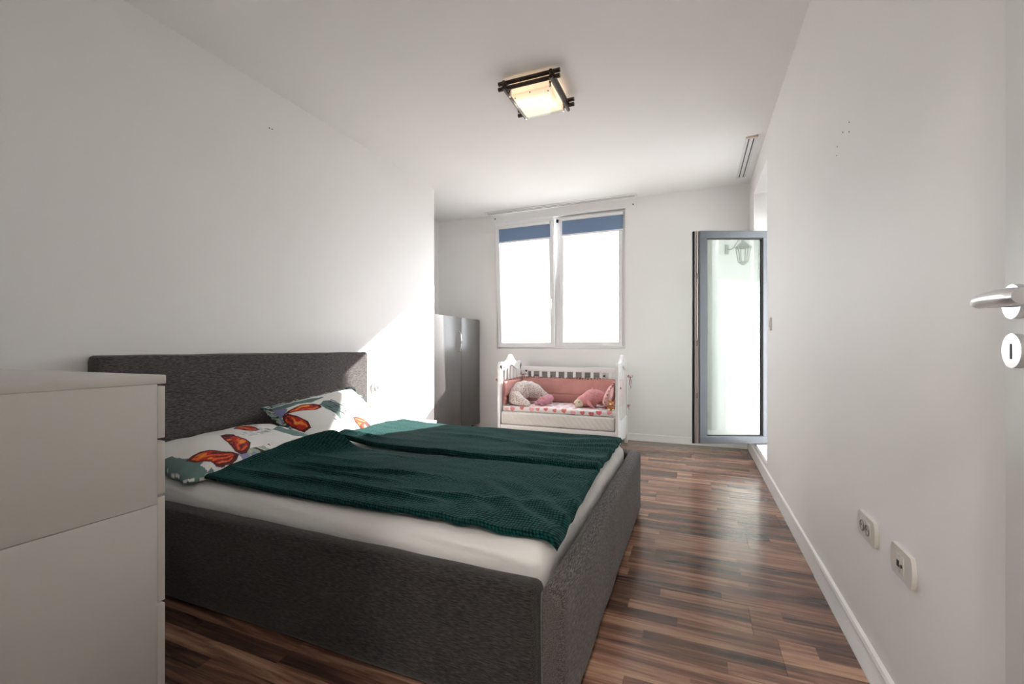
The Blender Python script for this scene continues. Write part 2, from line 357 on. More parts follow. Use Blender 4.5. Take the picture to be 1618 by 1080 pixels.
# ------------------------------------------------------------------ window on the far wall
def frame(bm, x0, x1, z0, z1, ya, yb, w_, bev=.004):
    for a, b in (((x0, z0), (x1, z0+w_)), ((x0, z1-w_), (x1, z1)), ((x0, z0+w_), (x0+w_, z1-w_)), ((x1-w_, z0+w_), (x1, z1-w_))):
        box(bm, (a[0], ya, a[1]), (b[0], yb, b[1]), bev, 1)
FY0, FY1 = 4.975, 5.045
wn = obj('window_1', bmesh.new(), M['pvc'], struct=True)
bm = bmesh.new(); frame(bm, WX0-.018, WX1, WZ0, WZ1, FY0, FY1, .045); box(bm, (-1.515, FY0, WZ0+.045), (-1.455, FY1, WZ1-.045), .004, 1)
obj('window_frame', bm, M['pvc'], wn)
bm = bmesh.new(); frame(bm, -1.455, -.735, WZ0+.03, WZ1-.03, FY0-.008, FY1-.01, .045); obj('fixed_sash', bm, M['pvc'], wn)
obj('pane', B((-1.41, 5.01, WZ0+.06), (-.775, 5.016, WZ1-.06)), M['glass'], wn, smooth=False)
# left sash, tilted inwards at the top
SX0, SX1, SZ0, SZ1 = -2.238, -1.505, WZ0+.018, WZ1-.015
TILT = R(3.6)
def tilt(bm):
    for v in bm.verts:
        y, z = v.co.y-4.995, v.co.z-SZ0
        v.co.y = 4.995 + y*math.cos(TILT) - z*math.sin(TILT); v.co.z = SZ0 + z*math.cos(TILT) + y*math.sin(TILT)
    return bm
bm = bmesh.new(); frame(bm, SX0, SX1, SZ0, SZ1, 4.955, 5.02, .055); obj('tilted_sash', tilt(bm), M['pvc'], wn)
obj('pane', tilt(B((SX0+.05, 4.995, SZ0+.05), (SX1-.05, 5.001, SZ1-.05))), M['glass'], wn, smooth=False)
bm = bmesh.new(); frame(bm, SX0+.053, SX1-.053, SZ0+.053, SZ1-.053, 4.990, 4.996, .006, 0); obj('seal', tilt(bm), M['rubber'], wn)
bm = bmesh.new(); box(bm, (-1.545, 4.935, 1.53), (-1.52, 4.957, 1.60), .004); cyl(bm, (-1.532, 4.935, 1.575), (-1.532, 4.905, 1.575), .008); box(bm, (-1.541, 4.893, 1.46), (-1.523, 4.910, 1.585), .006, 2)
obj('window_handle', tilt(bm), M['satin'], wn)
for xx in (-2.23, -1.482):
    obj('hinge', B((xx-.01, 4.95, WZ1-.07 if xx > -2 else WZ0+.01), (xx+.01, 4.985, WZ1-.035 if xx > -2 else WZ0+.07), .003), M['dark'] if xx > -2 else M['satin'], wn)
# roller blinds
def blind(x0, x1, ztop, zbot, y, tf, label):
    t = thing('roller_blind', label, 'blind', ((x0+x1)/2, y, zbot))
    f = tf if tf else (lambda b_: b_)
    obj('cassette', f(B((x0, y-.034, ztop-.034), (x1, y, ztop), .006)), M['pvc'], t)
    obj('fabric', f(B((x0+.004, y-.012, zbot+.01), (x1-.004, y-.0105, ztop-.02))), M['blind'], t, smooth=False)
    obj('bottom_bar', f(B((x0, y-.018, zbot-.008), (x1, y-.006, zbot+.014), .003)), M['pvc'], t)
    return t
blind(-2.185, -1.535, 2.462, 2.268, 4.955, tilt, 'short navy roller blind on the tilted left-hand window sash')
blind(-1.425, -.728, 2.500, 2.297, 4.966, None, 'navy roller blind across the top of the fixed right-hand window pane')
bm = sweep(bmesh.new(), [(-2.236, 4.93, 2.3), (-2.233, 4.93, 1.6), (-2.222, 4.93, 1.05), (-2.212, 4.93, 1.02), (-2.205, 4.93, 1.1), (-2.21, 4.93, 1.6), (-2.214, 4.925, 2.3)], [.0016]*7, 6, 6)
obj('pull_cord', bm, M['pvc'], cat='cord', label='thin white bead cord looped beside the left window sash')
# curtain rail
t = thing('curtain_rail', 'white double curtain rail on the ceiling above the window', 'curtain rail', (-1.45, 4.84, H))
bm = bmesh.new(); box(bm, (-2.33, 4.80, H-.012), (-.58, 4.88, H-.0005), .003, 1); obj('track', bm, M['pvc'], t)
bm = bmesh.new()
for y in (4.82, 4.855): box(bm, (-2.32, y, H-.0135), (-.59, y+.006, H-.011))
obj('track_groove', bm, M['dark'], t, smooth=False)
for xx in (-.58, -2.342): obj('end_cap', B((xx, 4.798, H-.015), (xx+.012, 4.882, H-.0005), .003, 1), M['pvc'], t)

# ------------------------------------------------------------------ balcony door leaf, standing open
# frame fixed in the opening
dr = obj('door_1', bmesh.new(), M['alu'], struct=True)
bm = bmesh.new(); box(bm, (.66, YN+.002, .139), (.73, YN+.05, 2.20), .003); box(bm, (.66, YJ-.05, .139), (.73, YJ-.002, 2.20), .003); box(bm, (.66, YN+.05, 2.15), (.73, YJ-.05, 2.20), .003)
obj('door_frame', bm, M['pvc'], dr)
obj('transom_pane', B((.69, YN+.05, 2.20), (.70, YJ-.05, 2.416)), M['ext'], dr, smooth=False)
cs, sn = math.cos(YAW), math.sin(YAW)
def leafspace(bm):
    """local x along the leaf, y through it (0 = face seen), placed at its open angle"""
    for v in bm.verts:
        xc, zc = v.co.x, 3.93+v.co.y
        v.co.x, v.co.y = xc*cs-zc*sn, xc*sn+zc*cs
    return bm
LX0, LX1, LZ0, LZ1 = 1.672, 2.297, .150, 2.041
def lframe(bm, x0, x1, z0, z1, ya, yb, w_, bev=.002):
    for a, b in (((x0, z0), (x1, z0+w_)), ((x0, z1-w_), (x1, z1)), ((x0, z0+w_), (x0+w_, z1-w_)), ((x1-w_, z0+w_), (x1, z1-w_))):
        box(bm, (a[0], ya, a[1]), (b[0], yb, b[1]), bev, 1)
bm = bmesh.new(); lframe(bm, LX0, LX1, LZ0, LZ1, 0, .045, .062); obj('leaf_frame', leafspace(bm), M['alu'], dr)
bm = bmesh.new(); lframe(bm, LX0-.012, LX1+.008, LZ0-.006, LZ1+.006, .022, .042, .03); obj('edge_seal', leafspace(bm), M['silver'], dr)
bm = bmesh.new(); lframe(bm, LX0-.022, LX1+.008, LZ0-.010, LZ1+.010, .046, .066, .06); obj('edge_strip', leafspace(bm), M['silver'], dr)
bm = bmesh.new(); lframe(bm, LX0-.034, LX1+.010, LZ0-.014, LZ1+.014, .068, .092, .07); obj('flange', leafspace(bm), M['rubber'], dr)
bm = bmesh.new(); lframe(bm, LX0+.062, LX1-.062, LZ0+.062, LZ1-.062, .010, .04, .008, 0); obj('glazing_bead', leafspace(bm), M['rubber'], dr)
obj('pane', leafspace(B((LX0+.060, .024, LZ0+.060), (LX1-.060, .028, LZ1-.060))), M['doorglass'], dr, smooth=False)
for z in (1.02, 1.62, .55): obj('lock_keep', leafspace(B((LX0-.014, .028, z), (LX0-.010, .038, z+.05))), M['dark'], dr, smooth=False)

# ------------------------------------------------------------------ near door leaf at the right
HB = R(3.4); hx, hy, LW = .432, .07, .91
ur, uf = Vector((math.sin(HB), math.cos(HB), 0)), Vector((-math.cos(HB), math.sin(HB), 0))   # along leaf, towards room
def ndoor(bm):
    for v in bm.verts:
        p = Vector((hx, hy, 0)) + ur*v.co.x + uf*v.co.y + Vector((0, 0, v.co.z)); v.co = p
    return bm
d2 = obj('door_2', ndoor(B((0, -.022, .01), (LW, .016, 2.08), .002)), M['trim'], struct=True)
hc, hz = LW-.042, 1.0725
hd = obj('door_handle', ndoor(cyl(bmesh.new(), (hc, .016, hz), (hc, .026, hz), .027, 40)), M['satin'], d2, label='round brushed nickel rosette with lever')
bm = bmesh.new()
sweep(bm, [(hc, .024, hz), (hc, .055, hz), (hc-.012, .066, hz), (hc-.05, .068, hz+.001), (hc-.10, .068, hz-.001), (hc-.125, .066, hz-.002)], [.010, .010, .0115, .0130, .0145, .0125], 6, 18, .9)
obj('lever', ndoor(bm), M['satin'], hd)
kc = obj('key_escutcheon', ndoor(cyl(bmesh.new(), (hc, .016, hz-.077), (hc, .026, hz-.077), .027, 40)), M['satin'], d2)
obj('keyhole', ndoor(B((hc-.003, .0255, hz-.090), (hc+.003, .0265, hz-.066), .0005)), M['dark'], kc, smooth=False)

# ------------------------------------------------------------------ bed
bed = thing('bed', 'dark grey upholstered double bed with tall headboard and low sides', 'bed', (-1.35, 1.93, 0))
def wob(s, a): return lambda p: p + Vector((ns(p.x*s, p.y*s, p.z*s+3), ns(p.x*s+7, p.y*s, p.z*s), ns(p.x*s, p.y*s+9, p.z*s)))*a
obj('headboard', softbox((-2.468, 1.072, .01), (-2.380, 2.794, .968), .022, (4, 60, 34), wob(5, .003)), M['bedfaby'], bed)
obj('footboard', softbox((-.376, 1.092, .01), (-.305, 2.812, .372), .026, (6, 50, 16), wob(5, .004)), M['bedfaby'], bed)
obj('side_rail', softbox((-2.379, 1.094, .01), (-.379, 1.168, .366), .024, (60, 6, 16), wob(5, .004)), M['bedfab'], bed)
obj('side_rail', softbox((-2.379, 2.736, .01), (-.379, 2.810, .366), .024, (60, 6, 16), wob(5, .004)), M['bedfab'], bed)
bm = bmesh.new()
for k in range(12): box(bm, (-2.3+k*.16, 1.17, .20), (-2.23+k*.16, 2.735, .215))
o = obj('bed_slats', bm, M['lacq'], bed, smooth=False); o['kind'] = 'stuff'
# mattress in its fitted sheet
MZ = .425
def sm(x, a, b):
    t = min(1, max(0, (x-a)/(b-a))); return t*t*(3-2*t)
def mfn(p):
    a_ = .006*ns(p.x*3, p.y*3, 1)
    if p.z > .3:
        # pulled folds along the near side and at the foot corner
        f = .020*(.5+.5*math.sin(8*(p.x*1.1+p.z*8)+2.5*ns(p.x*2, p.z*5)))**3 * max(0, min(1, (1.25-p.y)/.08)) * (.35+.65*max(0, min(1, (p.x+1.0)/.5))+.5*max(0, min(1, (-1.6-p.x)/.4)))
        f *= sm(p.z, .365, .41)
        p = p + Vector((0, -f*.7, a_*sm(p.z, .38, .42)+f*.4))
        g_ = .004*sm(p.z, .365, .41)*math.sin(8*(p.y*1.2+p.z*8)+2*ns(p.y*2, 4)) * max(0, min(1, (p.x+.47)/.07)); p = p + Vector((g_*.8, 0, g_*.2))
        p.z += .012*math.exp(-((p.x+.47)**2+(p.y-1.28)**2)/.006)
    return p
mt = obj('mattress', softbox((-2.372, 1.176, .218), (-.388, 2.72, MZ), .058, (130, 80, 26), mfn), M['sheet'], cat='mattress', label='thick mattress in a white fitted sheet lying in the grey bed')

# ---- blankets
def cloth_grid(name, nu, nv, f, th, label, m, cat='blanket', hem=.012):
    """f(u, v) -> top surface point; closed slab of thickness th with rounded rim"""
    bm = bmesh.new(); uvl = bm.loops.layers.uv.new('UVMap')
    top = [[None]*(nv+1) for _ in range(nu+1)]; bot = [[None]*(nv+1) for _ in range(nu+1)]; uvd = {}
    for i in range(nu+1):
        for j in range(nv+1):
            u, v = i/nu, j/nv; p = Vector(f(u, v)); e_ = min(u*1.5, (1-u)*1.5, v*.7, (1-v)*.7)
            rr_ = max(0, 1-e_/hem)
            top[i][j] = bm.verts.new(p - Vector((0, 0, th*.45*rr_*rr_))); uvd[top[i][j]] = (p.x, p.y)
            bot[i][j] = bm.verts.new(p - Vector((0, 0, th-th*.2*rr_*rr_))); uvd[bot[i][j]] = (p.x, p.y)
    for i in range(nu):
        for j in range(nv):
            bm.faces.new((top[i][j], top[i+1][j], top[i+1][j+1], top[i][j+1]))
            bm.faces.new((bot[i][j], bot[i][j+1], bot[i+1][j+1], bot[i+1][j]))
    for i in range(nu):
        bm.faces.new((bot[i][0], bot[i+1][0], top[i+1][0], top[i][0])); bm.faces.new((top[i][nv], top[i+1][nv], bot[i+1][nv], bot[i][nv]))
    for j in range(nv):
        bm.faces.new((top[0][j], top[0][j+1], bot[0][j+1], bot[0][j])); bm.faces.new((bot[nu][j], bot[nu][j+1], top[nu][j+1], top[nu][j]))
    for fa in bm.faces:
        for lp in fa.loops: lp[uvl].uv = (uvd[lp.vert][0]+lp.vert.co.z*.7, uvd[lp.vert][1]+lp.vert.co.z)
    bmesh.ops.recalc_face_normals(bm, faces=bm.faces)
    o = obj(name, bm, m, cat=cat, label=label)
    return o
def rest(bm, z):
    for v in bm.verts: v.co.z = max(v.co.z, z)
    return bm
def lerp(a, b, t): return a+(b-a)*t
def sm(x, a, b):
    t = min(1, max(0, (x-a)/(b-a))); return t*t*(3-2*t)
def quad(A, B_, Cc, D_, u, v):   # A head-near, B foot-near, C foot-far, D head-far
    return [lerp(lerp(A[k], B_[k], u), lerp(D_[k], Cc[k], u), v) for k in (0, 1)]
ridges = [  # (v at head, v at middle, v at foot, width, height, fade start, fade end)
    (.16, .22, .13, .030, .016, .0, .80), (.40, .36, .30, .020, .012, .05, .62), (.40, .50, .66, .028, .015, .02, .66),
    (.66, .60, .58, .030, .008, .0, .40), (.24, .20, .34, .028, .010, .50, 1.0), (.86, .88, .9, .03, .008, .15, .5)]
def surf(x_, y_):
    """height of the sheet with its rounded edges"""
    z_ = MZ+.007
    for d_ in (y_-1.170, 2.726-y_, -.350-x_):
        d_ = max(0, d_)
        if d_ < .058: z_ -= .058-math.sqrt(max(0, .058**2-(.058-d_)**2))
    return z_
def near_blanket(u, v):
    x_, y_ = quad((-2.05, 1.232), (-.362, 1.216), (-.396, 1.965), (-1.86, 1.90), u, v)
    x_ -= .04*math.sin(math.pi*v)*(1-sm(u, 0, .25))
    y_ += .008*math.sin(u*9+1)*(1-sm(v, 0, .2))
    z_ = surf(x_, y_)+.026
    for vh, vm_, vf, wd, ht, f0, f1 in ridges:
        c_ = vh*(1-u)**2+2*vm_*u*(1-u)+vf*u*u+.02*ns(u*5, vh*9); a_ = ht*(sm(u, f0, f0+.22)*(1-sm(u, f1-.25, f1)))
        z_ += a_*math.exp(-((v-c_)/wd)**2)*(1+.4*ns(u*9, v*2, vh*7))
    t = (u-.78)*1.6+(v-.15)*.7
    z_ += .006*math.sin(38*t+4*ns(u*4, v*4))*sm(u, .62, .85)*(1-sm(v, .3, .7))+.003*sm(u, .6, .8)
    z_ += .050*(1-sm(u, 0, .16))*math.exp(-((v-.93)/.25)**2) + .040*(1-sm(u, 0, .12))*sm(v, .05, .3)
    z_ += .006*ns(u*5, v*4, 3)+.003*ns(u*14, v*10, 8)
    return x_, y_, z_
cloth_grid('blanket', 190, 110, near_blanket, .020, 'dark teal waffle-textured fleece blanket spread over the near side of the bed', M['teal'])
def far_blanket(u, v):
    x_, y_ = quad((-1.97, 2.005), (-.398, 1.985), (-.40, 2.70), (-1.99, 2.69), u, v)
    x_ += .02*math.sin(v*7)*(1-sm(u, 0, .1))
    z_ = surf(x_, y_)+.036
    z_ += .030*(1-sm(u, 0, .20)) * (1-.5*v)
    z_ += .014*math.exp(-((v-.10-.3*u)/.05)**2)*(1-sm(u, .1, .4))
    z_ += .006*math.sin(30*((v-.1)*1.1-(u-.6)*.35)+5*ns(u*3, v*3, 5))*sm(u, .5, .95)*.8
    z_ += .010*math.exp(-((v-.35-.2*math.sin(u*4))/.05)**2)*sm(u, .2, .5)*(1-sm(u, .6, .9))
    z_ += .006*ns(u*5, v*4, 13)+.003*ns(u*14, v*10, 18)
    return x_, y_, z_
cloth_grid('blanket', 170, 90, far_blanket, .030, 'dark teal fleece blanket folded double on the far side of the bed', M['teal'])

# ---- pillows with printed butterflies
def inpoly(px, py, poly):
    c = np.zeros(px.shape, bool); n = len(poly); j = n-1
    for i in range(n):
        xi, yi = poly[i]; xj, yj = poly[j]
        cond = ((yi > py) != (yj > py)) & (px < (xj-xi)*(py-yi)/((yj-yi) or 1e-9)+xi); c ^= cond; j = i
    return c
def npnoise(u, v, s, k=0): 
    return np.array([[mnoise.noise(Vector((a*s, b*s, k))) for a, b in zip(ra, rb)] for ra, rb in zip(u, v)])
WHITE = (.80, .79, .77)
def pillow(label, place, lx, ly, th, paint, nu=230, nv=170, flange=0):
    """local x in [-lx, lx], local y in [-ly, ly]; place(p) maps local to world; paint(u, v) -> colours"""
    u = np.linspace(-1, 1, nu+1)[:, None]*np.ones((1, nv+1)); v = np.linspace(-1, 1, nv+1)[None, :]*np.ones((nu+1, 1))
    col = paint(u, v)
    bm = bmesh.new(); cl = bm.verts.layers.float_color.new('Col'); T = []; Bt = []
    for i in range(nu+1):
        rt, rb = [], []
        for j in range(nv+1):
            a, b = u[i, 0], v[0, j]; fa, fb = a/(1-flange), b/(1-flange)
            hh = th*max(0, 1-abs(fa)**3.0)**.55*max(0, 1-abs(fb)**3.0)**.55 if abs(fa) < 1 and abs(fb) < 1 else 0
            pin = 1-.05*(1-abs(b)**2)*abs(a)**3; pin2 = 1-.05*(1-abs(a)**2)*abs(b)**3
            n_ = .008*ns(a*2.2, b*2.2, th*50)+.003*ns(a*4+b*2, b*4, 4)
            wr = .004*math.sin(14*a+3*b+3*ns(a*2, b*2))*(abs(b)**3) + .004*math.sin(12*b+3*ns(a*2, b*3, 2))*(abs(a)**3)
            edge = .006*math.sin(20*a+2)*(abs(b) > 1-flange-.02)+.006*math.sin(17*b)*(abs(a) > 1-flange-.02)
            for sgn, lst in ((1, rt), (-1, rb)):
                q = Vector((a*lx*pin, b*ly*pin2, sgn*(hh+.004)+(n_+wr if sgn > 0 else 0)*min(1, hh/.03)+edge)); q = place(q); q.z = max(q.z, MZ+.010); q.x = max(q.x, -2.374)
                vt = bm.verts.new(q); vt[cl] = (*col[i, j], 1); lst.append(vt)
        T.append(rt); Bt.append(rb)
    for i in range(nu):
        for j in range(nv):
            bm.faces.new((T[i][j], T[i+1][j], T[i+1][j+1], T[i][j+1])); 
            if 1: bm.faces.new((Bt[i][j], Bt[i][j+1], Bt[i+1][j+1], Bt[i+1][j]))
    for i in range(nu):
        bm.faces.new((Bt[i][0], Bt[i+1][0], T[i+1][0], T[i][0])); bm.faces.new((T[i][nv], T[i+1][nv], Bt[i+1][nv], Bt[i][nv]))
    for j in range(nv):
        bm.faces.new((T[0][j], T[0][j+1], Bt[0][j+1], Bt[0][j])); bm.faces.new((Bt[nu][j], Bt[nu][j+1], T[nu][j+1], T[nu][j]))
    o = obj('pillow', bm, M['print'], cat='pillow', label=label, group=None)
    for p_ in o.data.polygons: p_.use_smooth = True
    return o
def base_cols(u): return np.ones(u.shape+(3,))*np.array(WHITE)
def wing(col, u, v, poly, hinge, noise_):
    """painted wing: dark maroon rim, red body, orange streaks running from the hinge"""
    m_ = inpoly(u, v, poly)
    cx = sum(p[0] for p in poly)/len(poly); cy = sum(p[1] for p in poly)/len(poly)
    inner = inpoly((u-cx)/.80+cx, (v-cy)/.80+cy, poly); inner2 = inpoly((u-cx)/.55+cx, (v-cy)/.55+cy, poly)
    col[m_] = (.09, .008, .008); col[inner] = (.52, .025, .010)
    ang = np.arctan2(v-hinge[1], u-hinge[0]); st = np.sin(ang*13+noise_*4)
    k = inner & (st+noise_*.8 > .62); col[k] = (.78, .16, .025)
    k = inner2 & (st+noise_ > .95); col[k] = (.85, .32, .05)
    k = inner & (st+noise_*1.2 < -.80); col[k] = (.10, .010, .015)
    return m_
def leaf(col, u, v, poly, c=(.12, .20, .19)): m_ = inpoly(u, v, poly); col[m_] = c; return m_
def streaks(col, u, v, cu, cv, su, sv, noise_, c, th=.3, f=60):
    k = (np.abs(u-cu) < su) & (np.abs(v-cv) < sv) & (noise_+.5*np.sin(u*f+v*f*.4) > th); col[k] = c
PRN = {'near': [], 'far': []}
T1, T2, T3 = (.10, .17, .165), (.32, .40, .40), (.05, .06, .07)
PRN['near'] = [
    ('leaf', [(-1.0, .05), (-.86, -.05), (-.826, -.353), (-.78, -.60), (-.72, -.80), (-.69, -1.0), (-1.0, -1.0)]),
    ('patch', [(-.79, -.78), (-.70, -.72), (-.70, -.93), (-.76, -.97)], WHITE),
    ('patch', [(-.33, -.80), (-.174, -.70), (-.06, -.86), (.08, -.97), (-.31, -1.0)], (.26, .28, .45)),
    ('streak', -.05, -.86, .16, .13, (.35, .42, .36), -.2, 40), ('streak', -.02, -.86, .16, .12, (.03, .025, .01), .25, 30), ('streak', -.02, -.86, .16, .12, (.55, .48, .25), .5, 22),
    ('wing', [(-.17, .16), (-.10, .14), (-.035, .02), (-.045, -.22), (-.052, -.424), (-.061, -.58), (-.14, -.74), (-.235, -.859), (-.304, -.847), (-.34, -.74), (-.30, -.45), (-.24, -.12)], (-.33, -.80)),
    ('wing', [(-.85, -.47), (-.74, -.40), (-.63, -.38), (-.55, -.44), (-.47, -.60), (-.365, -.741), (-.322, -.835), (-.38, -.92), (-.47, -.97), (-.60, -.98), (-.652, -.953), (-.678, -.824), (-.73, -.72), (-.80, -.62)], (-.33, -.83)),
    ('wing', [(.12, .42), (.24, .56), (.37, .50), (.40, .24), (.35, .02), (.25, .04), (.17, .16)], (.40, .0)),
    ('streak', .25, -.10, .20, .13, T2, .12, 70), ('streak', .42, .22, .07, .35, T3, .42, 80),
    ('leaf', [(.50, -.1), (.68, .1), (.90, -.2), (1.0, -.5), (.9, -.8), (.62, -.72), (.52, -.45)])]
PRN['far'] = [
    ('leaf', [(-.93, .62), (-.60, .66), (-.25, .60), (.02, .62), (.02, .70), (-.3, .80), (-.93, .86)]),
    ('patch', [(-.92, .42), (-.80, .52), (-.72, .62), (-.92, .80)], (.20, .22, .42)),
    ('leaf', [(-.20, .40), (-.06, .52), (.08, .47), (.16, .24), (.10, .05), (.02, -.05), (-.05, -.30), (-.09, -.26), (-.06, 0), (-.12, .12)]),
    ('streak', .02, .28, .13, .20, T3, .5, 95), ('streak', -.05, -.10, .13, .25, T3, .52, 70),
    ('wing', [(-.852, .50), (-.765, .54), (-.461, .60), (-.25, .52), (-.175, .42), (-.19, .30), (-.34, .27), (-.60, .40)], (-.86, .50)),
    ('wing', [(-.86, .50), (-.783, .47), (-.696, .282), (-.62, .012), (-.66, -.2), (-.80, -.23), (-.89, .05), (-.91, .36)], (-.84, .50)),
    ('streak', .16, -.05, .12, .30, T3, .45, 60),
    ('wing', [(.17, -.33), (.26, -.34), (.37, -.50), (.42, -.76), (.34, -.84), (.29, -.66), (.22, -.80), (.16, -.74), (.13, -.52)], (.12, -.30)),
    ('leaf', [(-.62, -.62), (-.45, -.66), (-.40, -1.0), (-.7, -1.0)])]
def paint_near(u, v):
    col = base_cols(u); nz_ = npnoise(u, v, 7, 2)
    for kind, *a in PRN['near']:
        if kind == 'wing': wing(col, u, v, a[0], a[1], nz_)
        elif kind == 'leaf': leaf(col, u+.02*nz_, v+.04*nz_, a[0])
        elif kind == 'patch': leaf(col, u, v, a[0], a[1])
        else: streaks(col, u, v, *a[:4], nz_, *a[4:])
    return col
def paint_far(u, v):
    col = base_cols(u); nz_ = npnoise(u, v, 7, 5)
    for kind, *a in PRN['far']:
        if kind == 'wing': wing(col, u, v, a[0], a[1], nz_)
        elif kind == 'leaf': leaf(col, u+.02*nz_, v+.04*nz_, a[0])
        elif kind == 'patch': leaf(col, u, v, a[0], a[1])
        else: streaks(col, u, v, *a[:4], nz_, *a[4:])
    rim = (np.abs(u) > .90) | (np.abs(v) > .88)
    n2 = npnoise(u, v, 9, 9); s_ = np.sin(u*34+v*21)+n2*1.5
    for lo, hi, c in ((-9, -.6, (.02, .06, .06)), (-.6, -.1, (.16, .26, .26)), (-.1, .35, (.60, .62, .55)), (.35, .8, (.10, .12, .04)), (.8, 9, (.25, .33, .42))):
        k = rim & (s_ >= lo) & (s_ < hi); col[k] = c
    return col
def place_mat(c, ex, ey):
    ex = Vector(ex).normalized(); ey = Vector(ey); ey = (ey-ex*ey.dot(ex)).normalized(); ez = ex.cross(ey)
    return lambda q: Vector(c)+ex*q.x+ey*q.y+ez*q.z
# near pillow lies flat against the headboard; local x along the room depth, local y towards the headboard
place_near = place_mat((-2.150, 1.535, MZ+.060), (.0, 1, .02), (-.97, 0, .14))
place_far = place_mat((-2.16, 2.20, MZ+.115), (.04, .96, .10), (-.66, .02, .52))
pillow('white pillow printed with red butterfly lying flat at the near end of the headboard', place_near, .37, .225, .075, paint_near)
pillow('butterfly-print pillow with striped border propped up against the headboard', place_far, .36, .235, .065, paint_far, flange=.08)

# ------------------------------------------------------------------ nightstand
t = thing('nightstand', 'low white nightstand between the bed and the grey wardrobe', 'nightstand', (-2.23, 3.02, 0))
nx0, nx1, ny0, ny1, nzt = -2.45, -2.02, 2.84, 3.215, .388
obj('top', B((nx0, ny0, nzt-.022), (nx1, ny1, nzt), .002), M['trim'], t)
for y in (ny0, ny1-.018): obj('side_panel', B((nx0, y, 0), (nx1, y+.018, nzt-.022), .001), M['trim'], t)
obj('back_panel', B((nx0, ny0+.018, .02), (nx0+.01, ny1-.018, nzt-.022)), M['trim'], t, smooth=False)
obj('drawer_front', B((nx1-.018, ny0+.021, .06), (nx1-.002, ny1-.021, .29), .002), M['trim'], t)
obj('shelf', B((nx0+.01, ny0+.018, .29), (nx1-.01, ny1-.018, .302)), M['trim'], t, smooth=False)

# ------------------------------------------------------------------ grey wardrobe in the alcove
t = thing('wardrobe', 'low grey two-door wardrobe set into the alcove by the far wall', 'wardrobe', (-2.75, 4.42, 0))
obj('body', B((-3.05, 3.895, .068), (-2.496, 4.925, 1.345), .002), M['graybody'], t)
d_ = obj('door', B((-2.494, 3.893, .068), (-2.474, 4.457, 1.349), .002), M['graydoor'], t)
bm = sweep(bmesh.new(), [(-2.472, 4.40, 1.185), (-2.452, 4.40, 1.165), (-2.440, 4.40, 1.07), (-2.452, 4.40, .975), (-2.472, 4.40, .955)], [.007, .006, .0065, .006, .007], 6, 10)
obj('handle', bm, M['chrome'], d_)
obj('door', B((-2.494, 4.463, .068), (-2.474, 4.925, 1.349), .002), M['graydoor'], t)
for x_, y_ in ((-2.53, 4.83), (-2.53, 3.97), (-2.98, 4.83), (-2.98, 3.97)):
    obj('leg', cyl(bmesh.new(), (x_, y_, 0), (x_, y_, .068), .018, 16), M['dark'], t)

# ------------------------------------------------------------------ chest of drawers
cx1, cy1, cw = -1.33, .752, -2.36
t = thing('chest_of_drawers', 'white chest of drawers in the left foreground, drawers facing the bed', 'chest of drawers', ((cx1+cw)/2, .5, 0))
cyb = .17
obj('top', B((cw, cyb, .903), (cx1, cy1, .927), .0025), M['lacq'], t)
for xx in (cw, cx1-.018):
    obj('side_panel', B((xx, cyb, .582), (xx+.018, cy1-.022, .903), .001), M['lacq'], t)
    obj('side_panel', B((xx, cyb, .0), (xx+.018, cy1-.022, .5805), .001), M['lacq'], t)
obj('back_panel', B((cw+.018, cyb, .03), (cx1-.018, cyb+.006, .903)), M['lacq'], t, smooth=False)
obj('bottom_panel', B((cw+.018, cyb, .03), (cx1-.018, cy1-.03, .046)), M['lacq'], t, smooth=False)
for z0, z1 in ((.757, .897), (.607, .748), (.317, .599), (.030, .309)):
    obj('drawer_front', B((cw+.002, cy1-.021, z0), (cx1-.001, cy1-.002, z1), .002), M['lacq'], t)

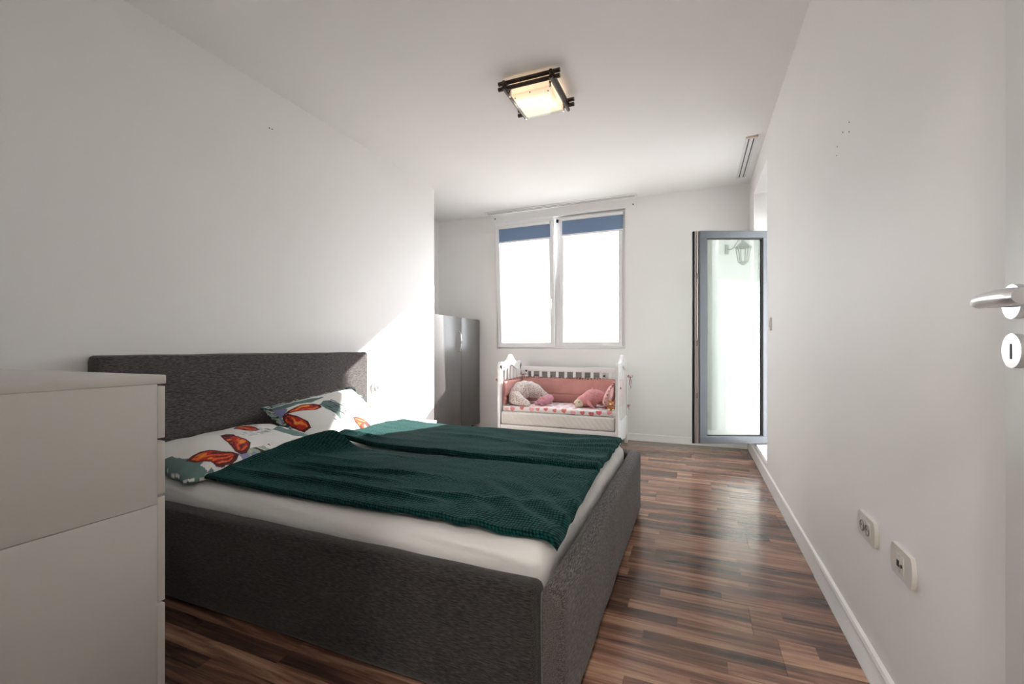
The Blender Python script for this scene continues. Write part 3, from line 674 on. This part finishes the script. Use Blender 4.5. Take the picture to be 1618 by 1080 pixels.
# ------------------------------------------------------------------ crib
CX0, CX1, CY0, CY1 = -1.885, -.655, 4.165, 4.78
cb = thing('crib', 'white baby crib with open front and arched end boards under the window', 'crib', ((CX0+CX1)/2, (CY0+CY1)/2, 0))
def end_board(x0, x1):
    cyc = (CY0+CY1)/2; w_ = CY1-CY0
    for ya, yb in ((CY0, CY0+.048), (CY1-.048, CY1)):
        bm = prism(bmesh.new(), [(ya, 0.0), (ya+.030, 0.0), (yb, .05), (yb, .82), (ya, .82)] if ya == CY0 else [(yb, 0), (yb-.030, 0), (ya, .05), (ya, .82), (yb, .82)], 0, x0, x1)
        obj('post', bm, M['white'], cb)
    # arched head: bell-shaped top edge, shallow arch below
    top = []
    for i in range(41):
        s_ = i/40; y = CY0+w_*s_; q = abs(s_-.5)*2
        z = .80+.055*(1-max(0, (q-.88)/.12)**2.2) + .072*math.exp(-(q/.26)**2)*1.0 + .004*math.cos(q*6)
        top.append((y, z))
    low = [(CY0+.048+(w_-.096)*(1-i/20), .765+.055*math.exp(-(((i/20)-.5)/.2)**2)) for i in range(21)]
    prof_ = [(CY0, .80)] + top + [(CY1, .80)] + low
    bm = bmesh.new(); a = [bm.verts.new((x0, *p)) for p in prof_]; f = bm.faces.new(a)
    r_ = bmesh.ops.extrude_face_region(bm, geom=[f]); bmesh.ops.translate(bm, verts=[g for g in r_['geom'] if isinstance(g, bmesh.types.BMVert)], vec=(x1-x0, 0, 0))
    bmesh.ops.triangulate(bm, faces=[f_ for f_ in bm.faces if len(f_.verts) > 4]); bmesh.ops.recalc_face_normals(bm, faces=bm.faces)
    obj('arched_rail', bm, M['white'], cb)
    low2 = [(CY0+.048, .10), (CY0+.10, .10), (CY0+.15, .075), (cyc, .10), (CY1-.15, .075), (CY1-.10, .10), (CY1-.048, .10), (CY1-.048, .30), (CY0+.048, .30)]
    obj('lower_board', prism(bmesh.new(), low2, 0, x0+.004, x1-.004), M['white'], cb)
    for k in range(6):
        y = CY0+.048+(k+.5)*(w_-.096)/6
        obj('slat', B(((x0+x1)/2-.004, y-.012, .29), ((x0+x1)/2+.004, y+.012, .80), .003, 1), M['white'], cb)
end_board(CX0, CX0+.028); end_board(CX1-.028, CX1)
# back side
obj('top_rail', B((CX0+.028, CY1-.035, .735), (CX1-.028, CY1-.010, .787), .005), M['white'], cb)
obj('lower_rail', B((CX0+.028, CY1-.035, .17), (CX1-.028, CY1-.010, .23), .005), M['white'], cb)
for k in range(12):
    x_ = CX0+.028+(k+.5)*(CX1-CX0-.056)/12-.004
    obj('slat', B((x_-.016, CY1-.030, .22), (x_+.016, CY1-.016, .74), .003, 1), M['white'], cb)
obj('front_rail', B((CX0+.028, CY0+.004, .172), (CX1-.028, CY0+.024, .214), .003), M['white'], cb)
for k in range(16):
    x_ = CX0+.05+k*.074
    obj('base_slat', B((x_, CY0+.026, .188), (x_+.05, CY1-.036, .198)), M['white'], cb, smooth=False)
for x_, z_ in ((CX0+.10, .74), (CX1-.24, .70)): obj('bolt', sphere(bmesh.new(), (x_, CY1-.040, z_), (.012, .008, .012), n=10), M['dark'], cb)
for y_, z_ in ((CY0+.024, .22), (CY1-.024, .30), (CY1-.024, .76)): obj('bolt_cap', cyl(bmesh.new(), (CX1, y_, z_), (CX1+.003, y_, z_), .006, 12), M['satin'], cb)

# ribbed board kept between the crib and the wall
t = thing('storage_board', 'grey ribbed board standing between the crib back and the wall', 'board', (-1.36, 4.86, 0))
obj('panel', B((-1.80, 4.850, .004), (-.93, 4.868, .755), .002), M['greyboard'], t)
for k in range(22): obj('rib', B((-1.80, 4.844, .02+k*.0335), (-.93, 4.850, .040+k*.0335), .002, 1), M['greyboard'], t)

# mattresses of the crib
def quilt(p):
    if p.y < CY0+.06:
        s_ = 60
        a_ = abs(math.sin((p.x*s_+p.z*s_*.8)))**.35*.007
        q = min(abs(math.sin((p.x*3.1-p.z*30))), 1)*.002
        p = p+Vector((0, -a_-q, 0))
    return p
obj('crib_mattress', softbox((CX0+.035, CY0+.012, .215), (CX1-.035, CY1-.045, .346), .018, (220, 14, 16), quilt), M['quilt'], cat='mattress', label='white quilted baby mattress lying on the crib base')
# heart sheet, colours per vertex
def heart_sheet():
    bm = softbox((CX0+.040, CY0+.030, .348), (CX1-.040, CY1-.045, .400), .022, (300, 130, 14), lambda p: p+Vector((0, 0, .004*ns(p.x*4, p.y*4, 2))) if p.z > .38 else p)
    cl = bm.verts.layers.float_color.new('Col'); rr = random.Random(4); cell = .088
    hearts = {}
    for v in bm.verts:
        fx, fy = v.co.x, v.co.y if v.co.z > .385 else CY0+.03-(.39-v.co.z)
        gx, gy = math.floor(fx/cell), math.floor(fy/cell); c_ = (.80, .74, .73)
        for dx in (-1, 0, 1):
            for dy in (-1, 0, 1):
                k = (gx+dx, gy+dy)
                if k not in hearts: hearts[k] = (rr.uniform(.3, .7), rr.uniform(.35, .65), rr.uniform(.022, .033), rr.uniform(-.5, .5), rr.choice([(.68, .16, .20), (.74, .28, .30), (.80, .42, .46), (.62, .20, .17)]))
                hx_, hy_, hs, ha, hc_ = hearts[k]
                X_ = (fx-(k[0]+hx_)*cell)/hs; Y_ = (fy-(k[1]+hy_)*cell)/hs
                X2 = X_*math.cos(ha)+Y_*math.sin(ha); Y2 = -X_*math.sin(ha)+Y_*math.cos(ha)
                if (X2*X2+Y2*Y2-.6)**3 - X2*X2*Y2**3 < 0: c_ = hc_
        v[cl] = (*c_, 1)
    return bm
obj('crib_sheet', heart_sheet(), M['print'], cat='sheet', label='thin crib pad in a white sheet printed with pink hearts')

# padded bumper
bp = thing('crib_bumper', 'dusty pink padded bumper with ruffled top edge tied inside the crib', 'bumper', ((CX0+CX1)/2, CY1-.06, .40))
def pad(a, b, axis):
    def fn(p):
        along = p.x if axis == 0 else p.y
        zz = p.z-.405
        puff = .010*math.sin(math.pi*min(1, max(0, zz/.26)))+.008*ns(along*3+zz*6, zz*9, 2)+.005*math.sin(22*zz-5*along+3*ns(along*2, zz*4))
        seam = -.010*math.exp(-((zz-.085)/.008)**2)
        if axis == 0 and p.y < (a[1]+b[1])/2:
            seam += -.008*math.exp(-((along+1.115)/.008)**2)*(zz < .1); p = p+Vector((0, -(puff+seam), 0))
        if axis == 1 and p.x > (a[0]+b[0])/2: p = p+Vector((puff+seam, 0, 0))
        p.z += .012*ns(along*4, 7)*sm(p.z, .6, .66); return p
    return softbox(a, b, .009, (160, 4, 40) if axis == 0 else (4, 80, 40), fn)
obj('pad', pad((CX0+.05, CY1-.066, .402), (CX1-.034, CY1-.040, .662), 0), M['pink'], bp)
obj('pad', pad((CX0+.032, CY0+.055, .402), (CX0+.055, CY1-.068, .650), 1), M['pink'], bp)
obj('pad', pad((CX1-.055, CY0+.16, .402), (CX1-.033, CY1-.068, .650), 1), M['palepink'], bp)
def ruffle(p0, p1, n, hgt=.026):
    bm = bmesh.new(); p0, p1 = Vector(p0), Vector(p1); d = (p1-p0); s_ = d.normalized().cross(Vector((0, 0, 1))); prev = None
    for i in range(n+1):
        t_ = i/n; base = p0+d*t_; base.z += .006*ns(t_*6, 3); w1 = math.sin(i*1.25)*.009+.006*ns(i*.3, 1)
        r_ = [bm.verts.new(base), bm.verts.new(base+s_*w1*.6+Vector((0, 0, hgt*.5))), bm.verts.new(base+s_*w1*1.5+Vector((0, 0, hgt*(.85+.3*ns(i*.7, 2)))))]
        r_ += [bm.verts.new(v.co+s_*.0015) for v in r_[::-1]]
        if prev:
            for k in range(6): bm.faces.new((prev[k], prev[(k+1) % 6], r_[(k+1) % 6], r_[k]))
        prev = r_
    bmesh.ops.recalc_face_normals(bm, faces=bm.faces); return bm
obj('ruffle', ruffle((CX0+.05, CY1-.055, .655), (CX1-.034, CY1-.055, .650), 190), M['ruffle'], bp, label='patterned ruffle')
obj('ruffle', ruffle((CX0+.045, CY1-.06, .650), (CX0+.045, CY0+.055, .640), 95), M['ruffle'], bp, label='patterned ruffle')
def bow(c, s, tail, ax=(1, 0, 0)):
    bm = bmesh.new(); c = Vector(c); a = Vector(ax); z = Vector((0, 0, 1))
    for sg in (1, -1):
        sweep(bm, [c, c+a*sg*s+z*s*.7, c+a*sg*s*1.5+z*.1*s, c+a*sg*s*.8-z*s*.3, c], [.003, .004, .004, .004, .003], 5, 6)
        sweep(bm, [c, c+a*sg*s*.5-z*tail*.4, c+a*sg*s*.35-z*tail*(1 if sg > 0 else .7)], [.003, .0035, .0035], 5, 6)
    sphere(bm, c, (.008, .008, .008), n=8); return bm
for c_, s_, tl, ax in (((CX1+.030, CY1-.03, .700), .022, .13, (.7, .7, 0)), ((CX1+.010, CY1-.03, .395), .014, .04, (.7, .7, 0)), ((CX0+.075, CY1-.075, .70), .022, .06, (1, 0, 0)), ((CX0-.004, CY0+.02, .668), .014, .03, (.7, .7, 0)), ((CX1+.006, CY0+.10, .62), .008, .015, (0, 1, 0))):
    obj('ribbon_bow', bow(c_, s_, tl, ax), M['ruffle'], bp)
obj('ribbon', sweep(bmesh.new(), [(CX0-.004, CY0+.02, .668), (CX0+.03, CY0+.03, .655), (CX0+.05, CY0+.08, .645)], [.003]*3, 5, 6), M['ruffle'], bp)
bm = sweep(bmesh.new(), [(CX1+.03, CY1-.03, .700), (CX1-.01, CY1-.02, .695), (CX1-.04, CY1-.05, .655)], [.003]*3, 5, 6)
obj('ribbon', bm, M['ruffle'], bp)

# toys and cushions in the crib
bm = sweep(bmesh.new(), [(-1.46, 4.56, .455), (-1.56, 4.56, .505), (-1.66, 4.54, .545), (-1.745, 4.47, .535), (-1.775, 4.37, .478), (-1.70, 4.30, .452), (-1.60, 4.255, .428), (-1.555, 4.235, .415)],
           [.030, .062, .088, .096, .088, .062, .036, .014], 8, 28, 1.0, .14)
for v in bm.verts: v.co.x = max(v.co.x, CX0+.068); v.co.y = min(v.co.y, CY1-.078)
obj('nursing_pillow', rest(bm, .4055), M['dots'], cat='cushion', label='curved grey speckled nursing pillow at the left end of the crib')
t = thing('plush_pig', 'small pink plush pig lying against the speckled nursing pillow', 'toy', (-1.46, 4.42, .40))
ROT = Matrix.Rotation(R(28), 4, 'Z') @ Matrix.Rotation(R(-22), 4, 'Y')
bm = sweep(bmesh.new(), [(-1.53, 4.37, .425), (-1.49, 4.385, .435), (-1.44, 4.41, .455), (-1.40, 4.44, .472), (-1.375, 4.455, .476)], [.022, .040, .048, .042, .018], 6, 20)
obj('body', rest(bm, .4055), M['pigpink'], t)
obj('snout', cyl(bmesh.new(), (-1.525, 4.355, .425), (-1.538, 4.343, .420), .018, 16), M['rosy'], t)
for dx in (0, .05): obj('ear', sphere(bmesh.new(), (-1.485+dx*.6, 4.375-.01, .475+dx*.1), (.016, .008, .018), n=10), M['rosy'], t)
for p in ((-1.508, 4.345, .447), (-1.535, 4.368, .447)): obj('eye', sphere(bmesh.new(), p, (.004, .004, .004), n=8), M['dark'], t)
for p in ((-1.47, 4.355, .412), (-1.39, 4.41, .43)): obj('foot', sphere(bmesh.new(), p, (.018, .014, .014), n=10), M['pigpink'], t)
t = thing('plush_penguin', 'plump rose plush penguin with cream face in the crib', 'toy', (-.98, 4.46, .40))
bm = bmesh.new()
sweep(bm, [(-1.115, 4.38, .437), (-1.09, 4.39, .445), (-1.02, 4.42, .472), (-.95, 4.45, .495), (-.885, 4.47, .480), (-.845, 4.47, .43)], [.014, .044, .070, .088, .074, .020], 8, 26, 1.0, .05)
obj('body', rest(bm, .4055), M['rosy'], t)
obj('face', sphere(bmesh.new(), (-1.080, 4.366, .440), (.050, .036, .044), n=18), M['cream'], t)
obj('beak', cyl(bmesh.new(), (-1.105, 4.345, .442), (-1.130, 4.335, .435), .010, 10, .002), M['orange'], t)
obj('eye', sphere(bmesh.new(), (-1.068, 4.331, .458), (.006, .004, .006), n=8), M['dark'], t)
obj('fin', sweep(bmesh.new(), [(-.985, 4.36, .470), (-.955, 4.335, .435), (-.915, 4.33, .412)], [.018, .024, .008], 6, 12, .5), M['rosy'], t)
obj('crest', sweep(bmesh.new(), [(-.97, 4.45, .565), (-.95, 4.46, .590), (-.92, 4.47, .575)], [.014, .014, .006], 5, 10), M['rosy'], t)
# round ruffled cushion leaning on the right end board
def disc_cushion(place, rx, ry, th):
    bm = bmesh.new(); rings = []
    for sg in (1, -1):
        rs = []
        for i in range(0, 13):
            q = i/12; h_ = th*max(0, 1-q**2.6)**.6
            rs.append([bm.verts.new(place(Vector((rx*q*math.cos(a), ry*q*math.sin(a), sg*h_+.003*math.sin(9*a)*q)))) for a in [2*math.pi*k/48 for k in range(48)]])
        rings.append(rs)
    for s_i, rs in enumerate(rings):
        for i in range(12):
            for k in range(48):
                f = (rs[i][k], rs[i][(k+1) % 48], rs[i+1][(k+1) % 48], rs[i+1][k])
                try: bm.faces.new(f if s_i else f[::-1])
                except ValueError: pass
    bmesh.ops.remove_doubles(bm, verts=bm.verts, dist=.0006); bmesh.ops.recalc_face_normals(bm, faces=bm.faces); return bm
pc = place_mat((-.775, 4.41, .527), (.05, 1, 0), (.40, 0, 1))
t = thing('round_cushion', 'pale pink ruffled cushion leaning against the right end of the crib', 'cushion', (-.775, 4.41, .40))
obj('pad', rest(disc_cushion(pc, .135, .128, .045), .4055), M['palepink'], t)
bm = bmesh.new(); prev = None
for i in range(121):
    a = 2*math.pi*i/120; w1 = .010*math.sin(i*1.3)
    r_ = [bm.verts.new(pc(Vector((.126*math.cos(a), .119*math.sin(a), -.001)))), bm.verts.new(pc(Vector((.155*math.cos(a), .147*math.sin(a), w1)))), bm.verts.new(pc(Vector((.155*math.cos(a), .147*math.sin(a), w1+.002)))), bm.verts.new(pc(Vector((.126*math.cos(a), .119*math.sin(a), .001))))]
    if prev:
        for k in range(4): bm.faces.new((prev[k], prev[(k+1) % 4], r_[(k+1) % 4], r_[k]))
    prev = r_
bmesh.ops.recalc_face_normals(bm, faces=bm.faces)
obj('ruffle', bm, M['ruffle'], t)
t = thing('teddy', 'tiny orange plush bear in front of the ruffled cushion', 'toy', (-.735, 4.27, .40))
bm = bmesh.new(); sphere(bm, (-.738, 4.27, .425), (.030, .024, .028), n=14); obj('body', bm, M['orange'], t)
obj('head', sphere(bmesh.new(), (-.740, 4.262, .470), (.027, .022, .024), n=14), M['orange'], t)
for dx in (-.020, .020): obj('ear', sphere(bmesh.new(), (-.740+dx, 4.264, .492), (.010, .006, .010), n=10), M['orange'], t)
obj('muzzle', sphere(bmesh.new(), (-.742, 4.243, .464), (.012, .009, .010), n=10), M['cream'], t)
for dx in (-.032, .026): obj('arm', sphere(bmesh.new(), (-.738+dx, 4.258, .430), (.011, .012, .018), n=10), M['orange'], t)
for dx in (-.02, .02): obj('foot', sphere(bmesh.new(), (-.738+dx, 4.246, .409), (.013, .018, .011), n=10), M['cream'], t)

# ------------------------------------------------------------------ ceiling lamp
t = thing('ceiling_light', 'square ceiling light with crossed dark wooden bars and lit frosted glass', 'lamp', (-.915, 2.62, H))
lx0, lx1, ly0, ly1 = -1.045, -.775, 2.465, 2.765
obj('backplate', B((lx0+.03, ly0+.03, H-.018), (lx1-.03, ly1-.03, H), .003), M['cream'], t)
for z in (H-.030, H-.062):
    for y in (ly0-.012, ly1+.012): obj('bar', cyl(bmesh.new(), (lx0-.058, y, z), (lx1+.058, y, z), .0125, 16), M['brown'], t)
    for xx in (lx0-.012, lx1+.012): obj('bar', cyl(bmesh.new(), (xx, ly0-.045, z-.012), (xx, ly1+.045, z-.012), .0115, 16), M['brown'], t)
obj('glass_plate', B((lx0, ly0, H-.103), (lx1, ly1, H-.098)), M['clear'], t, smooth=False)
sh_ = bmesh.new()
prism(sh_, [(lx0+.012, H-.096), (lx1-.012, H-.096), (lx1-.012, H-.092), (lx0+.012, H-.092)], 1, ly0+.022, ly1-.012)
obj('lamp_shade', sh_, M['frost'], t, smooth=False)
bm = bmesh.new(); box(bm, (lx0+.012, ly0+.022, H-.092), (lx0+.015, ly1-.012, H-.020)); box(bm, (lx1-.015, ly0+.022, H-.092), (lx1-.012, ly1-.012, H-.020)); box(bm, (lx0+.015, ly0+.022, H-.092), (lx1-.015, ly0+.025, H-.020)); box(bm, (lx0+.015, ly1-.015, H-.092), (lx1-.015, ly1-.012, H-.020))
obj('side_glass', bm, M['frost'], t, smooth=False)
for p in ((lx0+.07, ly0+.13), (lx1-.06, ly1-.10)): obj('bulb', sphere(bmesh.new(), (*p, H-.055), (.024, .024, .024), n=14), M['bulb'], t)
for x_ in (lx0+.008, lx1-.008):
    for y_ in (ly0+.008, ly1-.008): obj('clip', cyl(bmesh.new(), (x_, y_, H-.108), (x_, y_, H-.070), .006, 12), M['chrome'], t)
for x_, y_ in ((lx0+.03, ly0+.04), (lx1-.03, ly0+.04), (-.91, ly0+.012)): obj('screw', cyl(bmesh.new(), (x_, y_, H-.106), (x_, y_, H-.1025), .004, 10), M['dark'], t)

# ceiling air vent
t = thing('air_vent', 'long white slotted air vent on the ceiling near the balcony door', 'vent', (.41, 4.28, H))
vx0, vx1, vy0, vy1 = .368, .448, 3.845, 4.735
bm = bmesh.new()
for a, b in ((vx0, vx0+.018), (vx0+.026, vx0+.052), (vx0+.060, vx1)): box(bm, (a, vy0+.02, H-.008), (b, vy1, H-.0003), .001, 1)
obj('blade', bm, M['pvc'], t)
obj('slot', B((vx0+.01, vy0+.02, H-.004), (vx1-.01, vy1-.005, H-.0002)), M['dark'], t, smooth=False)
obj('end_cap', B((vx0-.002, vy0, H-.012), (vx1+.002, vy0+.022, H-.0003), .002, 1), M['cream'], t)

# ------------------------------------------------------------------ sockets and switches
def plate_frame(label, name, cat, x, y0, y1, z0, z1, side, kind, group=None):
    s_ = side     # +1: plate proud towards +x
    t = thing(name, label, cat, (x, (y0+y1)/2, (z0+z1)/2))
    yc, zc = (y0+y1)/2, (z0+z1)/2
    prof_ = [(y0+.012, z0), (y1-.012, z0), (y1-.004, z0+.012), (y1, zc), (y1-.004, z1-.012), (y1-.012, z1), (y0+.012, z1), (y0+.004, z1-.012), (y0, zc), (y0+.004, z0+.012)]
    obj('cover_plate', prism(bmesh.new(), prof_, 0, x, x+s_*.010), M['plast'], t)
    xf = x+s_*.010
    if kind == 'double':
        for dy in (-.023, .023):
            m_ = obj('outlet', B((min(xf, xf+s_*.002), yc+dy-.021, zc-.023), (max(xf, xf+s_*.002), yc+dy+.021, zc+.023), .0008), M['plast'], t)
            bm = bmesh.new(); tor = [(xf+s_*.0035, yc+dy+.016*math.cos(a), zc+.016*math.sin(a)) for a in [2*math.pi*k/16 for k in range(17)]]
            sweep(bm, tor, [.0018]*17, 1, 6); obj('rim', bm, M['rimgrey'], m_)
            for q in (-.007, .007): obj('pin_hole', cyl(bmesh.new(), (xf+s_*.0015, yc+dy+q, zc), (xf+s_*.0028, yc+dy+q, zc), .0025, 8), M['dark'], m_)
    elif kind == 'single':
        m_ = obj('outlet', B((min(xf, xf+s_*.002), yc-.023, zc-.023), (max(xf, xf+s_*.002), yc+.023, zc+.023), .0008), M['plast'], t)
        bm = bmesh.new(); tor = [(xf+s_*.0035, yc+.018*math.cos(a), zc+.018*math.sin(a)) for a in [2*math.pi*k/16 for k in range(17)]]
        sweep(bm, tor, [.0018]*17, 1, 6); obj('rim', bm, M['rimgrey'], m_)
        for q in (-.007, .007): obj('pin_hole', cyl(bmesh.new(), (xf+s_*.0015, yc+q, zc), (xf+s_*.0028, yc+q, zc), .0025, 8), M['dark'], m_)
    elif kind == 'data':
        obj('module', B((min(xf, xf+s_*.002), yc+.001, zc-.023), (max(xf, xf+s_*.002), yc+.021, zc+.023), .0008), M['plast'], t)
        obj('network_jack', B((min(xf, xf+s_*.003), yc+.004, zc-.010), (max(xf, xf+s_*.003), yc+.017, zc+.006)), M['dark'], t, smooth=False)
        obj('module', B((min(xf, xf+s_*.002), yc-.021, zc-.023), (max(xf, xf+s_*.002), yc-.001, zc+.023), .0008), M['plast'], t)
        obj('aerial_jack', cyl(bmesh.new(), (xf, yc-.011, zc-.002), (xf+s_*.005, yc-.011, zc-.002), .0045, 14), M['brown'], t)
    elif kind == 'switch':
        obj('rocker', B((min(xf, xf+s_*.003), yc-.012, zc-.022), (max(xf, xf+s_*.003), yc+.012, zc+.022), .0008), M['plast'], t)
        obj('indicator', cyl(bmesh.new(), (xf+s_*.003, yc, zc-.012), (xf+s_*.0036, yc, zc-.012), .003, 8), M['dark'], t)
    return t
plate_frame('cream double power socket plate low on the right wall, the farther plate', 'wall_socket', 'socket', XR, 1.618, 1.768, .402, .478, -1, 'double')
plate_frame('cream network and aerial outlet plate low on the right wall, nearer the door', 'wall_socket', 'socket', XR, 1.374, 1.506, .402, .480, -1, 'data')
plate_frame('white power socket on the sunlit left wall beside the headboard', 'wall_socket', 'socket', XL, 2.925, 3.045, .622, .706, 1, 'single')
plate_frame('small white light switch at the far edge of the right wall', 'light_switch', 'switch', XR, 3.575, 3.665, 1.125, 1.215, -1, 'switch')
# small marks: wall plugs and nail holes
def hole(wall_x, y, z, s_, r_=.005):
    w_ = bpy.data.objects['wall_left' if s_ > 0 else 'wall_right']
    obj('nail_hole', cyl(bmesh.new(), (wall_x, y, z), (wall_x+s_*.0012, y, z), r_, 8), M['dark'], w_)
for y, z in ((1.985, 2.383), (2.005, 2.385)): hole(XL, y, z, 1, .004)
for y, z in ((1.889, 1.793), (2.03, 1.766), (1.889, 1.76), (1.96, 1.79), (2.035, 1.735)): hole(XR, y, z, -1, .0025)
for x_, z_ in ((-2.27, 2.585), (-.62, 2.56)):
    obj('nail_hole', cyl(bmesh.new(), (x_, D, z_), (x_, D-.001, z_), .008, 10), M['dark'], bpy.data.objects['wall_far'])

# ------------------------------------------------------------------ lantern on the terrace wall, seen mirrored in the door glass
LXL = 1.82
t = thing('wall_lantern', 'green metal lantern on the terrace wall, mirrored in the balcony door glass', 'lantern', (1.755, 3.0, 2.2))
lc = Vector((LXL, 3.26, 0))
obj('bracket', sweep(bmesh.new(), [(LXL, 3.0, 2.30), (LXL, 3.10, 2.29), (LXL, 3.20, 2.385), (LXL, 3.26, 2.37)], [.008]*4, 6, 10), M['lanternmetal'], t)
obj('wall_plate', B((LXL-.03, 3.0, 2.24), (LXL+.03, 3.02, 2.36), .005), M['lanternmetal'], t)
bm = cyl(bmesh.new(), lc+Vector((0, 0, 2.27)), lc+Vector((0, 0, 2.34)), .11, 6, .03); cyl(bm, lc+Vector((0, 0, 2.34)), lc+Vector((0, 0, 2.37)), .02, 8); obj('roof', bm, M['lanternmetal'], t)
for k in range(6):
    a = math.pi*k/3; obj('cage_bar', cyl(bmesh.new(), lc+Vector((.085*math.cos(a), .085*math.sin(a), 2.27)), lc+Vector((.055*math.cos(a), .055*math.sin(a), 2.09)), .006, 8), M['lanternmetal'], t)
obj('glass_shade', cyl(bmesh.new(), lc+Vector((0, 0, 2.09)), lc+Vector((0, 0, 2.27)), .05, 6, .08), M['clear'], t, smooth=False)
obj('base', cyl(bmesh.new(), lc+Vector((0, 0, 2.05)), lc+Vector((0, 0, 2.09)), .02, 8, .06), M['lanternmetal'], t)
